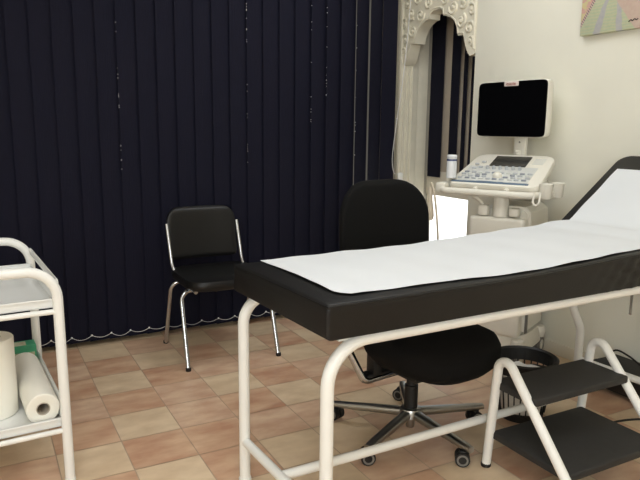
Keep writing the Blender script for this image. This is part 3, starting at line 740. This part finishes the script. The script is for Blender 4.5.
# ------------------------------------------------------------------ waste basket
wb = thing('waste_basket', 'black slotted plastic waste basket beside the step stool', 'waste basket', (1.982, 1.845, 0)); WB = V((1.982, 1.845, 0))
n = 44; hb = .275; R0, R1 = .092, .128
m = MB(); m.lathe([(.0, 0), (R0, 0), (R0 + .002, .035), (R0 - .002, .035), (R0 - .004, .006), (.0, .006)], WB, n, cap=False); m.build('basket_base', PLAST, wb)
m = MB()
for k in range(26):
    a_ = 2 * PI * k / 26; d = V((math.cos(a_), math.sin(a_), 0))
    m.tube([WB + d * (R0 + (R1 - R0) * h / hb) + V((0, 0, h)) for h in (.03, .13, .235)], .0029, 6)
m.lathe([(R0 + .017, .125), (R0 + .021, .13), (R0 + .022, .145), (R0 + .018, .15), (R0 + .015, .145), (R0 + .0145, .13)], WB, n, cap=False)
m.build('slotted_wall', PLAST, wb)
m = MB(); m.loft([[WB + V((r * math.cos(2 * PI * k / n), r * math.sin(2 * PI * k / n), h)) for k in range(n)] for r, h in ((R1 - .009, .205), (R1 - .003, .205), (R1 + .003, .241), (R1 + .012, .251), (R1 + .013, .259), (R1 + .004, .264), (R1 - .005, .257))], closed=True); m.build('rim', PLAST, wb)
m = MB()
secs = []
for h in [.012, .03, .06, .1, .14, .175, .195]:
    secs.append([WB + V(((R0 - .010 + .03 * h / .28) * (1 + .05 * noise.noise((k * .5, h * 20, 1))) * math.cos(2 * PI * k / 40), (R0 - .010 + .03 * h / .28) * (1 + .05 * noise.noise((k * .5, h * 20, 1))) * math.sin(2 * PI * k / 40), h + (.012 * noise.noise((k * .4, 2, 5)) if h > .17 else 0))) for k in range(40)])
secs.append([WB + V((.05 * math.cos(2 * PI * k / 40), .05 * math.sin(2 * PI * k / 40), .17)) for k in range(40)])
m.loft(secs); tag(m.build('bin_liner', BAG, base=tuple(WB + V((0, 0, .012)))), 'white crumpled plastic liner filling the black waste basket', 'bin liner')

# ------------------------------------------------------------------ black case by the wall, cables
kb = thing('equipment_case', 'flat black equipment case on the floor against the cream wall', 'case', (2.60, 1.62, 0))
MB().box((2.60, 1.62, .073), (.185, .62, .11), .008).build('case_body', PLAST, kb)
MB().box((2.60, 1.62, .129), (.17, .60, .006), .002).build('case_lid', RUBBER, kb)
for y in (1.36, 1.88):
    for x in (2.55, 2.66): MB().lathe([(.012, 0), (.014, .003), (.014, .02)], (x, y, 0), 12).build('rubber_foot', PLAST, kb)
tag(MB().tube(spl([(2.655, 1.96, .03), (2.665, 1.96, .10), (2.665, 1.91, .158), (2.665, 1.84, .152), (2.64, 1.76, .138)], 6), .0045, 8).build('looped_cable', CABLEK, base=(2.655, 1.96, .03)), 'short black cable looping over the corner of the black case', 'cable')
tag(MB().tube(spl([(2.47, 2.24, .006), (2.52, 2.16, .006), (2.60, 2.13, .006), (2.66, 2.08, .006), (2.69, 2.05, .006), (2.692, 2.0, .006)], 6), .0055, 8).build('power_cable', CABLEK, base=(2.47, 2.24, 0)), 'thick black power cable on the tiles along the baseboard', 'cable')
tag(MB().tube(spl([(2.04, 1.56, .005), (2.15, 1.60, .005), (2.3, 1.60, .005), (2.42, 1.56, .005), (2.52, 1.50, .005)], 6), .0045, 8).build('floor_cable', CABLEK, base=(2.04, 1.56, 0)), 'thin black cable crossing the floor behind the step stool', 'cable')

# ------------------------------------------------------------------ light
def area(name, loc, size, power, col, target=None, sy=None):
    l = bpy.data.lights.new(name, 'AREA'); l.energy = power; l.color = col; l.size = size
    if sy: l.shape = 'RECTANGLE'; l.size_y = sy
    o = bpy.data.objects.new(name, l); COL.objects.link(o); o.location = loc
    d = (V(target) - V(loc)) if target else V((0, 0, -1)); o.rotation_euler = d.to_track_quat('-Z', 'Y').to_euler(); return o
LC = (.955, .98, 1.)
area('ceiling_fill', (.35, .7, 2.70), 1.3, 37, LC)  # unseen soft fill lights added below the ceiling, without fixtures
area('ceiling_fill', (-.6, -.8, 2.70), 1.2, 18, LC)
area('ceiling_fill', (1.75, 2.45, 2.70), .9, 20, LC)  # extra fill added to brighten the corner with the arch
area('fill_behind_camera', (-.9, -2.5, 1.65), 2.4, 160, LC, (1.8, 2.4, 1.0), 1.6)  # unseen fill light added before the front wall, which has no window
sun = bpy.data.lights.new('sun', 'SUN'); sun.energy = 14.; sun.angle = .01; so_ = bpy.data.objects.new('sun', sun); COL.objects.link(so_)
so_.rotation_euler = V((.25, -.35, -.9)).to_track_quat('-Z', 'Y').to_euler()
wd = bpy.data.worlds.new('world'); SC.world = wd; wd.use_nodes = True
nt = wd.node_tree; bgN = nt.nodes['Background']; sk = nt.nodes.new('ShaderNodeTexSky'); sk.sky_type = 'NISHITA'; sk.sun_disc = False; sk.sun_elevation = math.radians(55)
nt.links.new(sk.outputs[0], bgN.inputs[0]); bgN.inputs[1].default_value = .25

vs = SC.view_settings; vs.view_transform = 'Standard'; vs.look = 'None'; vs.gamma = 1.; vs.use_curve_mapping = False; vs.exposure = -.5
SC.cycles.max_bounces = 8
